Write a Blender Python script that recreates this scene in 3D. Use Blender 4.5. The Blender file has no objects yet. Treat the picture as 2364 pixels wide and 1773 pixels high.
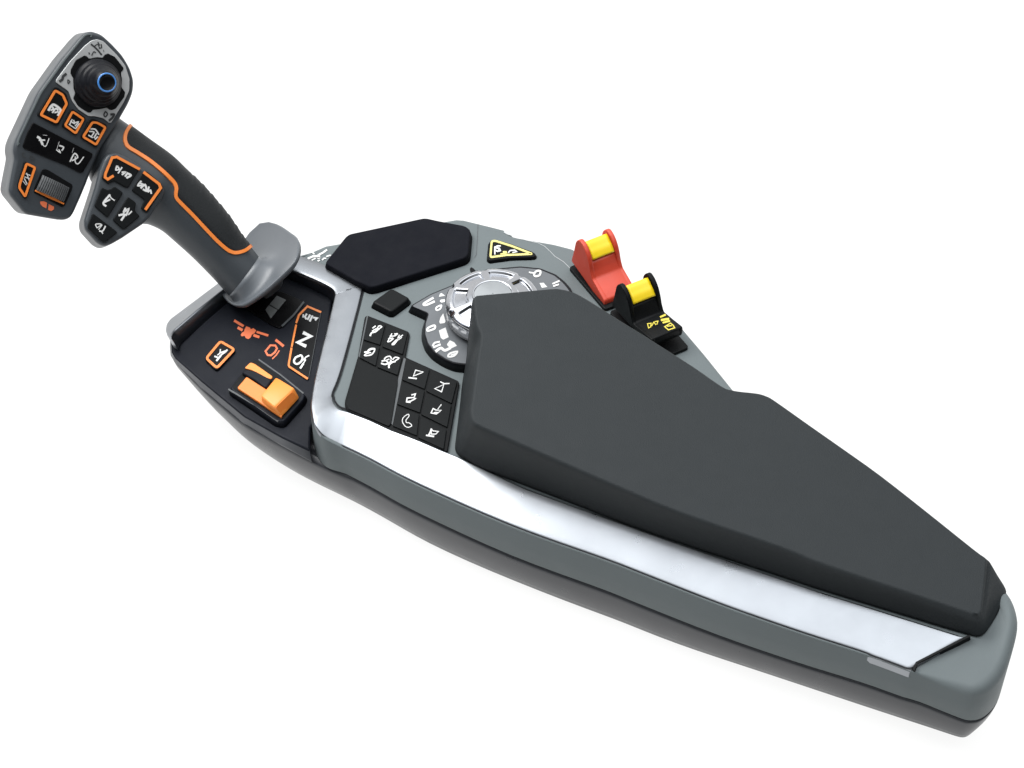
import bpy, math, random
from mathutils import Vector, Matrix
from mathutils.bvhtree import BVHTree
from mathutils.geometry import tessellate_polygon
random.seed(4)
sc = bpy.context.scene
COL = sc.collection

# ------------------------------------------------------------------ camera
FOC, SENS, DIST = 70.0, 36.0, 1.2
K = SENS / FOC
CD = Vector((0, -math.sqrt(.5), math.sqrt(.5)))
CAM = CD * DIST
FW = -CD
UP = Vector((0, math.sqrt(.5), math.sqrt(.5)))
RT = Vector((1, 0, 0))
cd = bpy.data.cameras.new('camera'); cam = bpy.data.objects.new('camera', cd); COL.objects.link(cam)
cam.location = CAM; cam.rotation_euler = (math.radians(45), 0, 0)
cd.lens = FOC; cd.sensor_width = SENS; cd.clip_start = .05; cd.clip_end = 60
sc.camera = cam
Z0 = Vector((0, 0, 1))

def ray(p):
    return (RT * ((p[0] / 2364 - .5) * K) + UP * (-(p[1] - 886.5) / 2364 * K) + FW)

def proj(P):
    d = P - CAM; w = d.dot(FW)
    return (2364 * (d.dot(RT) / w / K + .5), 886.5 - 2364 * d.dot(UP) / w / K)

class Plane:
    def __init__(s, o, n, u=None):
        s.o = Vector(o); s.n = Vector(n).normalized()
        u = Vector(u) if u else (Vector((1, 0, 0)) - s.n * s.n.x)
        s.u = u.normalized(); s.v = s.n.cross(s.u)
    def at(s, p):
        d = ray(p); t = (s.o - CAM).dot(s.n) / d.dot(s.n)
        return CAM + d * t
    def to2(s, P):
        d = P - s.o; return Vector((d.dot(s.u), d.dot(s.v)))
    def to3(s, q, h=0.0):
        return s.o + s.u * q[0] + s.v * q[1] + s.n * h
    def lift(s, h):
        return Plane(s.o + s.n * h, s.n, s.u)

def ZP(z): return Plane((0, 0, z), (0, 0, 1))

# frames in which outlines were measured: origin and scale
FR = dict(A=(0, 50, 5.53), B=(0, 300, 5.53), C=(250, 280, 4.424), D=(370, 580, 4.608), E=(370, 800, 4.608),
          F=(660, 480, 4.424), G=(760, 680, 4.365), H=(940, 580, 5.53), I=(1290, 500, 4.1475), J=(1000, 800, 2.765),
          K=(1900, 1200, 3.19), L=(1300, 1200, 2.765), M=(600, 950, 2.765), W=(0, 0, .9357),
          T=(1080, 520, 11.06), Kp=(820, 720, 9.2167), K3=(900, 830, 8.294), Sy=(690, 560, 18.43), Q=(480, 700, 7.9),
          S=(0, 0, 1.0))
def S(f, *pts):
    ox, oy, k = FR[f]
    return [(ox + x / k, oy + y / k) for x, y in pts]

# ------------------------------------------------------------------ 2D tools
def area2(q):
    return .5 * sum(q[i][0] * q[(i + 1) % len(q)][1] - q[(i + 1) % len(q)][0] * q[i][1] for i in range(len(q)))

def rnd(q, r, n=4, ref=None):
    out = []; m = len(q); ref = ref or q
    for i in range(m):
        a, b, c = q[i - 1], q[i], q[(i + 1) % m]
        la, lc = (a - b).length, (c - b).length
        cut = min(r, .45 * la, .45 * lc); la = max(la, 1e-9); lc = max(lc, 1e-9)
        p0 = b + (a - b) * (cut / la); p1 = b + (c - b) * (cut / lc)
        ang = (ref[i - 1] - ref[i]).angle(ref[(i + 1) % m] - ref[i], math.pi)
        if ang > math.radians(172):
            out.append(b); continue
        for k in range(n + 1):
            t = k / n
            out.append(p0 * (1 - t) ** 2 + b * 2 * t * (1 - t) + p1 * t * t)
    return out

def normals2(q):
    res = []; m = len(q)
    for i in range(m):
        a, b, c = q[i - 1], q[i], q[(i + 1) % m]
        e1 = (b - a); e2 = (c - b)
        e1 = e1.normalized() if e1.length > 1e-12 else e2.normalized()
        e2 = e2.normalized() if e2.length > 1e-12 else e1
        n1 = Vector((-e1.y, e1.x)); n2 = Vector((-e2.y, e2.x))
        s = n1 + n2; d = 1 + n1.dot(n2)
        v = s / max(d, .35)
        res.append(v)
    return res          # inward for a CCW outline

def inset(q, d, nn=None):
    nn = nn or normals2(q)
    return [p + n * (d[i] if isinstance(d, (list, tuple)) else d) for i, (p, n) in enumerate(zip(q, nn))]

def catmull(pts, n, closed=False):
    out = []; m = len(pts)
    rng = range(m) if closed else range(m - 1)
    for i in rng:
        if closed: p = [pts[(i + k) % m] for k in (-1, 0, 1, 2)]
        else: p = [pts[max(i - 1, 0)], pts[i], pts[i + 1], pts[min(i + 2, m - 1)]]
        for k in range(n):
            t = k / n
            out.append(tuple(.5 * (2 * p[1][j] + (p[2][j] - p[0][j]) * t + (2 * p[0][j] - 5 * p[1][j] + 4 * p[2][j] - p[3][j]) * t * t
                       + (-p[0][j] + 3 * p[1][j] - 3 * p[2][j] + p[3][j]) * t ** 3) for j in range(len(p[0]))))
    if not closed: out.append(tuple(pts[-1]))
    return out

# ------------------------------------------------------------------ materials
def mat(name, col, rough=.5, metal=0.0, spec=.5, bump=0.0, bscale=2500, var=.06, coat=0.0, rvar=.08, sheen=0.0):
    m = bpy.data.materials.new(name); m.use_nodes = True
    nt = m.node_tree; b = nt.nodes['Principled BSDF']
    b.inputs['Metallic'].default_value = metal
    b.inputs['Specular IOR Level'].default_value = spec
    if coat: b.inputs['Coat Weight'].default_value = coat; b.inputs['Coat Roughness'].default_value = .15
    if sheen: b.inputs['Sheen Weight'].default_value = sheen; b.inputs['Sheen Roughness'].default_value = .5
    tc = nt.nodes.new('ShaderNodeTexCoord')
    n1 = nt.nodes.new('ShaderNodeTexNoise'); n1.inputs['Scale'].default_value = 38; n1.inputs['Detail'].default_value = 5
    nt.links.new(tc.outputs['Object'], n1.inputs['Vector'])
    r = nt.nodes.new('ShaderNodeMapRange'); r.inputs['From Min'].default_value = .3; r.inputs['From Max'].default_value = .7
    r.inputs['To Min'].default_value = 1 - var; r.inputs['To Max'].default_value = 1 + var
    nt.links.new(n1.outputs['Fac'], r.inputs['Value'])
    mx = nt.nodes.new('ShaderNodeVectorMath'); mx.operation = 'SCALE'; mx.inputs[0].default_value = col[:3]
    nt.links.new(r.outputs['Result'], mx.inputs['Scale'])
    nt.links.new(mx.outputs['Vector'], b.inputs['Base Color'])
    rr = nt.nodes.new('ShaderNodeMapRange'); rr.inputs['From Min'].default_value = .3; rr.inputs['From Max'].default_value = .7
    rr.inputs['To Min'].default_value = max(.02, rough - rvar); rr.inputs['To Max'].default_value = min(1, rough + rvar)
    n3 = nt.nodes.new('ShaderNodeTexNoise'); n3.inputs['Scale'].default_value = 90; n3.inputs['Detail'].default_value = 6
    nt.links.new(tc.outputs['Object'], n3.inputs['Vector'])
    nt.links.new(n3.outputs['Fac'], rr.inputs['Value']); nt.links.new(rr.outputs['Result'], b.inputs['Roughness'])
    if bump:
        n2 = nt.nodes.new('ShaderNodeTexNoise'); n2.inputs['Scale'].default_value = bscale; n2.inputs['Detail'].default_value = 2
        nt.links.new(tc.outputs['Object'], n2.inputs['Vector'])
        bp = nt.nodes.new('ShaderNodeBump'); bp.inputs['Strength'].default_value = bump; bp.inputs['Distance'].default_value = .0004
        nt.links.new(n2.outputs['Fac'], bp.inputs['Height']); nt.links.new(bp.outputs['Normal'], b.inputs['Normal'])
    return m

M = {}
M['grey'] = mat('grey_plastic', (.130, .150, .154), .48, bump=.2, spec=.12, var=.015, rvar=.03)
M['side'] = M['grey']
M['lower'] = mat('lower_plastic', (.040, .042, .047), .3, bump=.03, var=.02, rvar=.03, spec=.4)
M['stick'] = mat('stick_plastic', (.043, .0495, .056), .38, bump=.15, spec=.38, var=.02, rvar=.03)
M['rest'] = mat('rest_plastic', (.092, .102, .113), .34, bump=.08, spec=.5, var=.02, rvar=.03)
M['pad'] = mat('pad_rubber', (.0182, .0220, .0240), .62, bump=.7, bscale=1700, spec=.26, var=.02, rvar=.02)
M['rubber'] = mat('grip_rubber', (.0135, .0152, .0165), .55, bump=.5, bscale=1700, spec=.2, var=.05)
M['mat'] = mat('mat_rubber', (.0062, .0068, .0100), .72, bump=.3, spec=.08)
M['navy'] = mat('navy_plastic', (.0085, .0099, .0145), .5, bump=.2, spec=.13)
M['lip'] = mat('lip_plastic', (.045, .05, .06), .36, bump=.1)
M['black'] = mat('black_plastic', (.0045, .005, .0055), .45, spec=.12, bump=.08)
M['key'] = mat('key_plastic', (.0055, .0065, .007), .45, spec=.11, bump=.08)
M['gloss'] = mat('black_gloss', (.004, .004, .0045), .3, spec=.12)
M['rim'] = mat('dark_rim', (.006, .0065, .0085), .38, spec=.16)
M['edge'] = mat('edge_grey', (0.06, 0.066, 0.07), .4)  # edge lines, and the painted highlight bands of the keypad
M['white'] = mat('white_print', (0.62, 0.62, 0.61), .5, var=.05)
M['dprint'] = mat('dark_print', (.03, .032, .033), .5)
M['orange'] = mat('orange_plastic', (.78, .215, .035), .4, var=.03)
M['oprint'] = mat('orange_print', (.68, .155, .06), .5, var=.05)
M['amber'] = mat('amber_plastic', (.86, .275, .045), .38, var=.03)
M['red'] = mat('red_plastic', (.57, .056, .026), .42, bump=.1, var=.04)
M['yellow'] = mat('yellow_plastic', (.86, .62, .010), .34, var=.03)
M['yprint'] = mat('yellow_print', (0.62, 0.52, 0.07), .5)
M['pyel'] = mat('pale_yellow_print', (0.66, 0.6, 0.2), .5)
M['blue'] = mat('blue_ring', (.05, .20, .52), .35)
M['plate'] = mat('selector_plate', (0.1, 0.108, 0.117), .42, bump=.12)
M['wheel'] = mat('wheel_rubber', (0.075, 0.079, 0.082), .5)
M['slab'] = mat('switch_grey', (0.13, 0.138, 0.138), .45)
M['silver_plate'] = mat('silver_plate', (.50, .51, .51), .42, metal=.35)

def brushed(name, col, rough, ang, str_=.25):
    m = mat(name, col, rough, metal=1.0, var=.05, rvar=.03)
    nt = m.node_tree; b = nt.nodes['Principled BSDF']
    tc = nt.nodes.new('ShaderNodeTexCoord'); mp = nt.nodes.new('ShaderNodeMapping')
    mp.inputs['Rotation'].default_value = (0, 0, ang); mp.inputs['Scale'].default_value = (14, 2600, 14)
    nt.links.new(tc.outputs['Object'], mp.inputs['Vector'])
    n = nt.nodes.new('ShaderNodeTexNoise'); n.inputs['Scale'].default_value = 1; n.inputs['Detail'].default_value = 3
    nt.links.new(mp.outputs['Vector'], n.inputs['Vector'])
    bp = nt.nodes.new('ShaderNodeBump'); bp.inputs['Strength'].default_value = str_; bp.inputs['Distance'].default_value = .0002
    nt.links.new(n.outputs['Fac'], bp.inputs['Height']); nt.links.new(bp.outputs['Normal'], b.inputs['Normal'])
    return m
M['alu'] = brushed('brushed_aluminium', (.275, .288, .306), .3, math.radians(29.7), .1)
M['chrome'] = mat('satin_chrome', (.48, .49, .515), .18, metal=1.0, var=.03)
M['chrome_dull'] = mat('dull_chrome', (.33, .345, .355), .42, metal=1.0, var=.03)

# ------------------------------------------------------------------ mesh builder
class MB:
    def __init__(s): s.v = []; s.f = []; s.m = []; s.sm = []; s.mats = []
    def mi(s, name):
        if name not in s.mats: s.mats.append(name)
        return s.mats.index(name)
    def add(s, vs, fs, m, smooth=True):
        o = len(s.v); s.v += [Vector(v) for v in vs]; k = s.mi(m)
        for i, f in enumerate(fs):
            s.f.append([o + x for x in f]); s.m.append(k)
            s.sm.append(smooth[i] if isinstance(smooth, list) else smooth)
    def rings(s, rs, m, cap_top=True, cap_bot=True, top_mat=None, closed=True, smooth=True):
        n = len(rs[0]); vs = [p for r in rs for p in r]; fs = []
        for i in range(len(rs) - 1):
            for j in range(n if closed else n - 1):
                k = (j + 1) % n
                fs.append((i * n + j, i * n + k, (i + 1) * n + k, (i + 1) * n + j))
        s.add(vs, fs, m, smooth)
        o = len(s.v) - len(vs)
        def cap(idx, mm, flip):
            s.f.append([o + idx * n + (n - 1 - j if flip else j) for j in range(n)]); s.m.append(s.mi(mm)); s.sm.append(False)
        if cap_top: cap(len(rs) - 1, top_mat or m, False)
        if cap_bot: cap(0, m, True)
    # solid with its top face on `plane`, outline given in measured pixels
    def prism(s, px, plane, depth, bevel, m, r=.001, draft=0.0, top_mat=None, seg=3, nr=4, base=None):
        q = [plane.to2(plane.at(p)) for p in px]
        if area2(q) < 0: q.reverse()
        q0 = q; nn = normals2(q0); rs = []
        shp = lambda d: rnd(inset(q0, d, nn), max(r - d, r * .15), nr, q0) if r else inset(q0, d, nn)
        q = shp(0)
        rs.append([plane.to3(p, -depth) for p in shp(-draft)])
        for k in range(seg + 1):
            a = math.pi / 2 * k / seg
            d = bevel * (1 - math.cos(a)); h = -bevel * (1 - math.sin(a))
            rs.append([plane.to3(p, h) for p in shp(d)])
        s.rings(rs, m, top_mat=top_mat)
        return q
    def blob(s, px, plane, m, lift=.00012):
        q = [plane.at(p) for p in px]
        o = [plane.to2(p) for p in q]
        if area2(o) < 0: q.reverse()
        s.add([p + plane.n * lift for p in q], [list(range(len(q)))], m, False)
    # ribbon of constant measured width; closed or open, raised by h with side walls
    def stroke(s, px, w, plane, m, lift=.00015, closed=False, h=0.0, smooth_n=0, hit=None):
        if smooth_n: px = catmull(px, smooth_n, closed)
        px = [Vector(p) for p in px]; n = len(px)
        L = []; R = []
        for i in range(n):
            a = px[i - 1] if (i or closed) else px[i]
            c = px[(i + 1) % n] if (i < n - 1 or closed) else px[i]
            b = px[i]; e1 = b - a; e2 = c - b
            if e1.length < 1e-6: e1 = e2
            if e2.length < 1e-6: e2 = e1
            e1 = e1.normalized(); e2 = e2.normalized()
            n1 = Vector((-e1.y, e1.x)); n2 = Vector((-e2.y, e2.x))
            v = (n1 + n2) / max(1 + n1.dot(n2), .5)
            ww = w[i] if isinstance(w, list) else w
            L.append(b + v * ww / 2); R.append(b - v * ww / 2)
        if not closed:   # rounded ends
            e = (px[0] - px[1]).normalized() * (w[0] if isinstance(w, list) else w) * .3
            L[0] = L[0] + e; R[0] = R[0] + e
            e = (px[-1] - px[-2]).normalized() * (w[-1] if isinstance(w, list) else w) * .3
            L[-1] = L[-1] + e; R[-1] = R[-1] + e
        if hit:
            ps = [hit(p) for p in L + R]
            top = [p + nn * lift for p, nn in ps]; low = [p + nn * (lift - h) for p, nn in ps]
        else:
            ps = [plane.at(p) for p in L + R]
            top = [p + plane.n * lift for p in ps]; low = [p + plane.n * (lift - h) for p in ps]
        fs = []
        for i in range(n if closed else n - 1):
            j = (i + 1) % n
            fs.append([i, j, n + j, n + i])
        # orientation
        a, b, c = top[fs[0][0]], top[fs[0][1]], top[fs[0][2]]
        nn = (ps[0][1] if hit else plane.n)
        flip = (b - a).cross(c - a).dot(nn) < 0
        if flip: fs = [f[::-1] for f in fs]
        s.add(top, fs, m, bool(hit))
        if h:
            wl = []
            for i in range(n if closed else n - 1):
                j = (i + 1) % n
                wl.append([i, j, 2 * n + j, 2 * n + i]); wl.append([n + j, n + i, 3 * n + i, 3 * n + j])
            if not closed:
                wl.append([n, 0, 2 * n, 3 * n]); wl.append([n - 1, 2 * n - 1, 4 * n - 1, 3 * n - 1])
            if not flip: wl = [f[::-1] for f in wl]
            s.add(top + low, wl, m, False)
    def icon(s, f, plane, m, strokes=(), blobs=(), lift=.00012):
        k = 0; sc_ = FR[f][2]
        for st in strokes:
            pts, w = st[0], st[1]; cl = len(st) > 2 and st[2]
            s.stroke(S(f, *pts), w / sc_, plane, m, lift + k * .00002, cl, smooth_n=4 if (f in ('A', 'B', 'Kp', 'H', 'F') or len(pts) > 7) and len(pts) > 2 else 0); k += 1
        for b in blobs:
            s.blob(S(f, *b), plane, m, lift + k * .00002); k += 1
    def build(s, name, parent=None, label=None):
        me = bpy.data.meshes.new(name)
        c = sum(s.v, Vector()) / len(s.v)
        me.from_pydata([v - c for v in s.v], [], s.f)
        for x in s.mats: me.materials.append(M[x])
        for p, k, sm in zip(me.polygons, s.m, s.sm): p.material_index = k; p.use_smooth = sm
        me.validate(); me.update()
        o = bpy.data.objects.new(name, me); COL.objects.link(o)
        o.location = c - (WORLD[parent.name] if parent else Vector())
        WORLD[o.name] = c
        if parent: o.parent = parent
        if label: o['label'] = label
        return o
WORLD = {}

def z_on(xy, curve):
    """height at which the upright through xy meets a measured edge line"""
    lo, hi = -.12, .02
    def g(z):
        x, y = proj(Vector((xy[0], xy[1], z)))
        cy = None
        if x <= curve[0][0]: cy = curve[0][1]
        elif x >= curve[-1][0]: cy = curve[-1][1]
        else:
            for a, b in zip(curve, curve[1:]):
                if a[0] <= x <= b[0]:
                    cy = a[1] + (b[1] - a[1]) * (x - a[0]) / max(b[0] - a[0], 1e-6); break
        return y - cy
    for _ in range(40):
        m_ = (lo + hi) / 2
        if g(m_) > 0: lo = m_
        else: hi = m_
    return (lo + hi) / 2

# ------------------------------------------------------------------ body outlines
LA = Vector((.868, -.496, 0))            # long axis of the armrest, to the rear
trim_low = (S('E', (1602, 600), (1606, 720), (1640, 835), (1740, 962), (1900, 1052), (2212, 1202)) +
            S('M', (1000, 467), (1600, 732), (2212, 952)) + S('L', (500, 347), (1000, 542), (1500, 717), (1935, 857)) + S('K', (640, 1108)))
shell_front = [(p[0] - .6, p[1] + 1.6) for p in trim_low]
rear = S('K', (760, 1153), (940, 1214), (1080, 1250), (1150, 1252), (1230, 1222), (1310, 1145), (1370, 1040), (1415, 900), (1445, 760), (1436, 660), (1400, 560), (1340, 480))
far = [(2220, 1240), (1900, 1030), (1694, 895.5), (1627.5, 813), (1574.5, 750.8), (1500, 682), (1420, 620), (1321, 570), (1280, 559.5), (1197.5, 545),
       (1186, 542), (1176, 532), (1166, 527), (1138.8, 520), (1071.4, 503.5), (1053, 502.4), (1012, 509.2), (900, 533), (789, 556.9), (750, 563.6), (717, 578), (690, 585.3), (676, 589)]
inner = S('F', (150, 560), (340, 655), (580, 765), (625, 850), (560, 1100), (480, 1500)) + S('E', (1772, 300), (1735, 480))
seam = (S('M', (330, 310), (400, 342), (800, 542), (1200, 745), (1600, 925)) + S('L', (0, 372), (350, 512), (1000, 755), (1250, 843), (1700, 990)) +
        S('K', (400, 1250), (800, 1380), (1050, 1465), (1130, 1480), (1220, 1465), (1320, 1400), (1370, 1340)))
bottom = ([(380, 788)] + S('E', (430, 430), (640, 690), (900, 980), (1300, 1280), (1900, 1659)) + S('M', (600, 620), (950, 800), (1400, 990), (1900, 1190)) +
          S('L', (0, 522), (500, 720), (1000, 882), (1600, 1080), (2100, 1248)) + S('K', (800, 1530), (1000, 1600), (1080, 1605), (1150, 1580), (1300, 1470), (1370, 1370)))

P0 = ZP(0)
v2 = lambda p: Vector((p.x, p.y))
def dens(px, n): return catmull(px, n)
FZ = -.0082
_sf = catmull(shell_front, 4)
_fs = [max(0, min(1, (x - 722) / 70)) for x, y in _sf]
F_ = [v2(ZP(-.001 + (FZ + .001) * f).at(p)) for p, f in zip(_sf, _fs)]
_rr = catmull([shell_front[-1]] + rear, 3)[1:]
_zk = [(FZ,), (FZ,), (-.0068,), (-.0050,), (-.0042,), (-.0030,), (-.0012,), (.0010,), (.0030,), (.0042,), (.0040,), (.0026,), (.0012,)]
_rz = [z[0] for z in catmull(_zk, 3)][1:]
Rr = [v2(ZP(z).at(p)) for p, z in zip(_rr, _rz)]
Fa = [v2(P0.at(p)) for p in far]
In = [v2(P0.at(p)) for p in inner]
ring = F_ + Rr + Fa + In
nF, nR, nFa = len(F_), len(Rr), len(Fa)
bev = [.0008] * nF + [.0008 + (.006 - .0008) * min(1, i / 6) for i in range(nR)] + [.004] * nFa + [.0005] * len(In)
assert area2(ring) > 0
nn = normals2(ring)
# seam heights
zs = []
for i, p in enumerate(ring):
    if i < nF: zs.append(z_on(p, seam))
    elif i < nF + nR: zs.append(z_on(p, seam) if proj(Vector((p.x, p.y, -.03)))[0] < 2325 and i < nF + nR - 4 else zs[-1])
    else: zs.append(None)
k0 = next(i for i, p in enumerate(F_) if proj(Vector((p.x, p.y, zs[i])))[1] > 1076)
zs = [zs[k0] if i < k0 else (None if z is None else max(z, -.036)) for i, z in enumerate(zs)]
for _ in range(110): zs = [z if z is None or i < 1 or i >= nF + nR - 1 or zs[i + 1] is None else (zs[i - 1] + 2 * z + zs[i + 1]) / 4 for i, z in enumerate(zs)]
zfront = [(Vector((p.x, p.y, 0)).dot(LA), z) for p, z in zip(ring[:nF + nR], zs[:nF + nR]) if z is not None]
zfront.sort()
def z_along(p, tab):
    t = Vector((p[0], p[1], 0)).dot(LA)
    if t <= tab[0][0]: return tab[0][1]
    for a, b in zip(tab, tab[1:]):
        if a[0] <= t <= b[0]: return a[1] + (b[1] - a[1]) * (t - a[0]) / max(b[0] - a[0], 1e-9)
    return tab[-1][1]
zs = [z if z is not None else z_along(p, zfront) for p, z in zip(ring, zs)]

# ---- root thing
root = bpy.data.objects.new('control_armrest', None); COL.objects.link(root)

# bottom heights first, to know where the floor is
ZPN, ZLIP = -.008, -.0135
def plane3(a, b, c):
    n = (b - a).cross(c - a)
    return Plane(a, n if n.z > 0 else -n)
PNL = plane3(ZP(-.008).at((395, 785)), ZP(-.008).at((750, 660)), ZP(-.0185).at((712, 1036)))
LIPP = plane3(ZP(-.0135).at((392, 800)), ZP(-.0140).at((750, 660)), ZP(-.0262).at((719, 1062)))
lip_low = S('D', (104, 960), (100, 1030)) + S('E', (130, 110), (210, 205), (430, 430), (640, 610), (860, 792), (1100, 935), (1350, 1075), (1610, 1212))
Lp3 = [LIPP.at(p) for p in catmull(lip_low, 3)]
Lp = [v2(p) for p in Lp3]
front_far = [v2(P0.at(p)) for p in [(676, 589), (640, 585), (600, 600), (520, 655), (450, 705)]]
low_ring = Lp[:-1] + F_[k0:] + Rr + Fa + front_far[1:]
low_z = [p.z for p in Lp3[:-1]] + zs[k0:nF + nR + nFa] + [ZLIP] * (len(front_far) - 1)
nvis = len(Lp) - 1 + (nF - k0) + nR
assert area2(low_ring) > 0
ln = normals2(low_ring)
nlp = len(Lp) - 1
def d_of(i):
    if i < nlp: return .012
    if i < nlp + 12: return .012 - .006 * (i - nlp) / 12
    if i > nvis - nR and i < nvis: return .004
    return .006
binset = [d_of(i) for i in range(len(low_ring))]
bot2 = inset(low_ring, binset, ln)
bz = []
for i, p in enumerate(bot2):
    lim = -.064 if i < nvis - nR else -.064 + .014 * min(1, max(0, (i - (nvis - nR) - 4) / 12))
    bz.append(min(max(z_on(p, bottom), lim), low_z[i] - .001) if i < nvis - 5 else None)
tab = sorted((Vector((p.x, p.y, 0)).dot(LA), z) for p, z in zip(bot2, bz) if z is not None)
bz = [z if z is not None else min(z_along(p, tab), low_z[i] - .001) for i, (p, z) in enumerate(zip(bot2, bz))]
FLOOR = min(bz) - .004
root.location = (P0.at((1300, 1100)).x, P0.at((1300, 1100)).y, FLOOR)
WORLD[root.name] = root.location.copy()

B_ = [Vector((p.x, p.y, z)) for p, z in zip(bot2, bz)]
def relax(r0, r1, n):
    for _ in range(n):
        c_ = [v.copy() for v in B_]
        for i in range(r0, r1): B_[i] = (c_[i - 1] + c_[i] * 2 + c_[i + 1]) / 4
relax(nlp - 9, nlp + 12, 30); kq = nlp + (nF - k0); relax(kq - 8, kq + 8, 20); relax(2, nvis - 2, 3)
T_ = [Vector((p.x, p.y, z)) for p, z in zip(low_ring, low_z)]
for _ in range(14):
    c_ = [v.copy() for v in T_]
    for i in range(nlp - 4, nlp + 6): T_[i] = (c_[i - 1] + c_[i] * 2 + c_[i + 1]) / 4
low_ring = [v2(v) for v in T_]; low_z = [v.z for v in T_]
mb = MB()
rs = []
for t, d in ((0, .35), (.03, .03), (.07, 0), (.12, .02), (.3, .12), (.55, .34), (.8, .68), (1, 1), (1.05, 1.6)):
    rs.append([Vector((p.x + (B_[i].x - p.x) * d, p.y + (B_[i].y - p.y) * d, low_z[i] + (B_[i].z - low_z[i]) * t - .0002)) for i, p in enumerate(low_ring)])
mb.rings(rs[::-1], 'lower')
lower = mb.build('lower_shell', root)

low_curve = [(x, y - .8) for x, y in catmull(trim_low, 4)]
pi = S('F', (-260, 520), (0, 622), (300, 742), (430, 805), (478, 845), (494, 890), (485, 925), (312, 1640)) + S('E', (1603, 560), (1602, 690), (1638, 830), (1740, 960), (1900, 1050))
po = S('F', (-90, 405), (130, 482), (390, 576), (640, 690), (728, 745), (770, 810), (771, 880), (567, 1640)) + S('G', (34, 985), (33, 1040), (48, 1092), (98, 1147), (190, 1176))
ci = catmull(pi, 6); co = catmull(po, 6)
oline = po[-1:] + S('G', (600, 1330), (1200, 1590)) + S('J', (140, 690), (600, 905), (1500, 1230)) + S('K', (0, 532), (1062, 866))
kk = next(i for i, p in enumerate(low_curve) if p[0] > pi[-1][0] + 3)
iline = pi[-1:] + low_curve[kk:]
def resamp(pl, n):
    d = [0]
    for p, q in zip(pl, pl[1:]): d.append(d[-1] + math.dist(p, q))
    out = []
    for k in range(n):
        t = d[-1] * k / (n - 1); i = max(j for j in range(len(d)) if d[j] <= t + 1e-9); i = min(i, len(pl) - 2)
        f = (t - d[i]) / max(d[i + 1] - d[i], 1e-9); out.append(tuple(pl[i][j] + (pl[i + 1][j] - pl[i][j]) * f for j in (0, 1)))
    return out
NL = 90
ci = ci[:-1] + resamp(iline, NL); co = co[:-1] + resamp(oline, NL)
sl0 = len(ci) - NL
mb = MB(); rs = []
basez = [-.001 + (FZ + .001) * f for f in _fs] + _rz + [0] * (nFa + len(In))
rs.append([Vector((p.x, p.y, zs[i] + .0010)) for i, p in enumerate(inset(ring, .0022, nn))])
rs.append([Vector((p.x, p.y, zs[i] + .0010)) for i, p in enumerate(inset(ring, .0004, nn))])
rs.append([Vector((p.x, p.y, zs[i] + .0014)) for i, p in enumerate(ring)])
rs.append([Vector((p.x, p.y, (zs[i] + basez[i]) * .5)) for i, p in enumerate(ring)])
for k in range(6):
    a = math.pi / 2 * k / 5
    q = inset(ring, [b * (1 - math.cos(a)) for b in bev], nn)
    rs.append([Vector((p.x, p.y, -bev[i] * (1 - math.sin(a)) + basez[i])) for i, p in enumerate(q)])
FR['P'] = (1800, 1154, 2.931)
foot_k = S('K', (1062, 866)) + S('P', (1335, 918), (1380, 885), (1420, 835), (1455, 785), (1480, 735), (1478, 690), (1455, 640), (1430, 590), (1400, 550))
foot_z = [-.0008, 0, 0, 0, 0, 0, 0, 0, 0, 0]
_fd = [0]
for p_, q_ in zip(foot_k, foot_k[1:]): _fd.append(_fd[-1] + math.dist(p_, q_))
foot = []
for k in range(101):
    t = _fd[-1] * k / 100; i = min(max(j for j in range(len(_fd)) if _fd[j] <= t + 1e-9), len(foot_k) - 2)
    f = (t - _fd[i]) / (_fd[i + 1] - _fd[i])
    foot.append((tuple(foot_k[i][j] + (foot_k[i + 1][j] - foot_k[i][j]) * f for j in (0, 1)), foot_z[i] + (foot_z[i + 1] - foot_z[i]) * f))
last = []
q = inset(ring, [b + .0003 for b in bev], nn)
for i, p in enumerate(q):
    if i < nF:
        px = (_sf[i][0], _sf[i][1])
        k = min(range(len(ci)), key=lambda t: math.dist(ci[t], px))
        o_ = (co[k][0] + (ci[k][0] - co[k][0]) * .03, co[k][1] + (ci[k][1] - co[k][1]) * .03)
        last.append(ZP(-.0008).at(o_))
    elif i < nF + nR:
        px, z = foot[min(len(foot) - 1, round((i - nF + 1) / nR * (len(foot) - 1)))]
        last.append(ZP(z).at(px))
    else: last.append(Vector((p.x, p.y, basez[i])))
rs.append(last)
mb.rings(rs, 'grey')
gA, gB = ZP(FZ + .0012).at(S('K', (700, 1064))[0]), ZP(.0008).at(S('K', (1080, 872))[0])
gp_ = Plane(gA, (gB - gA).cross(Vector((-(gB - gA).y, (gB - gA).x, 0))))
if gp_.n.z < 0: gp_ = Plane(gA, -gp_.n)
mb.stroke(S('K', (672, 1112), (692, 1066), (1078, 868)), 5.0, gp_, 'black', .0020, h=.0036)
mb.stroke([(x + 3.2, y - 1.2) for x, y in co[18:48]] + [(x + 2.5, y - 2.6) for x, y in co[48:76]], 4.2, P0, 'rim', .00025, smooth_n=0)
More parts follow.
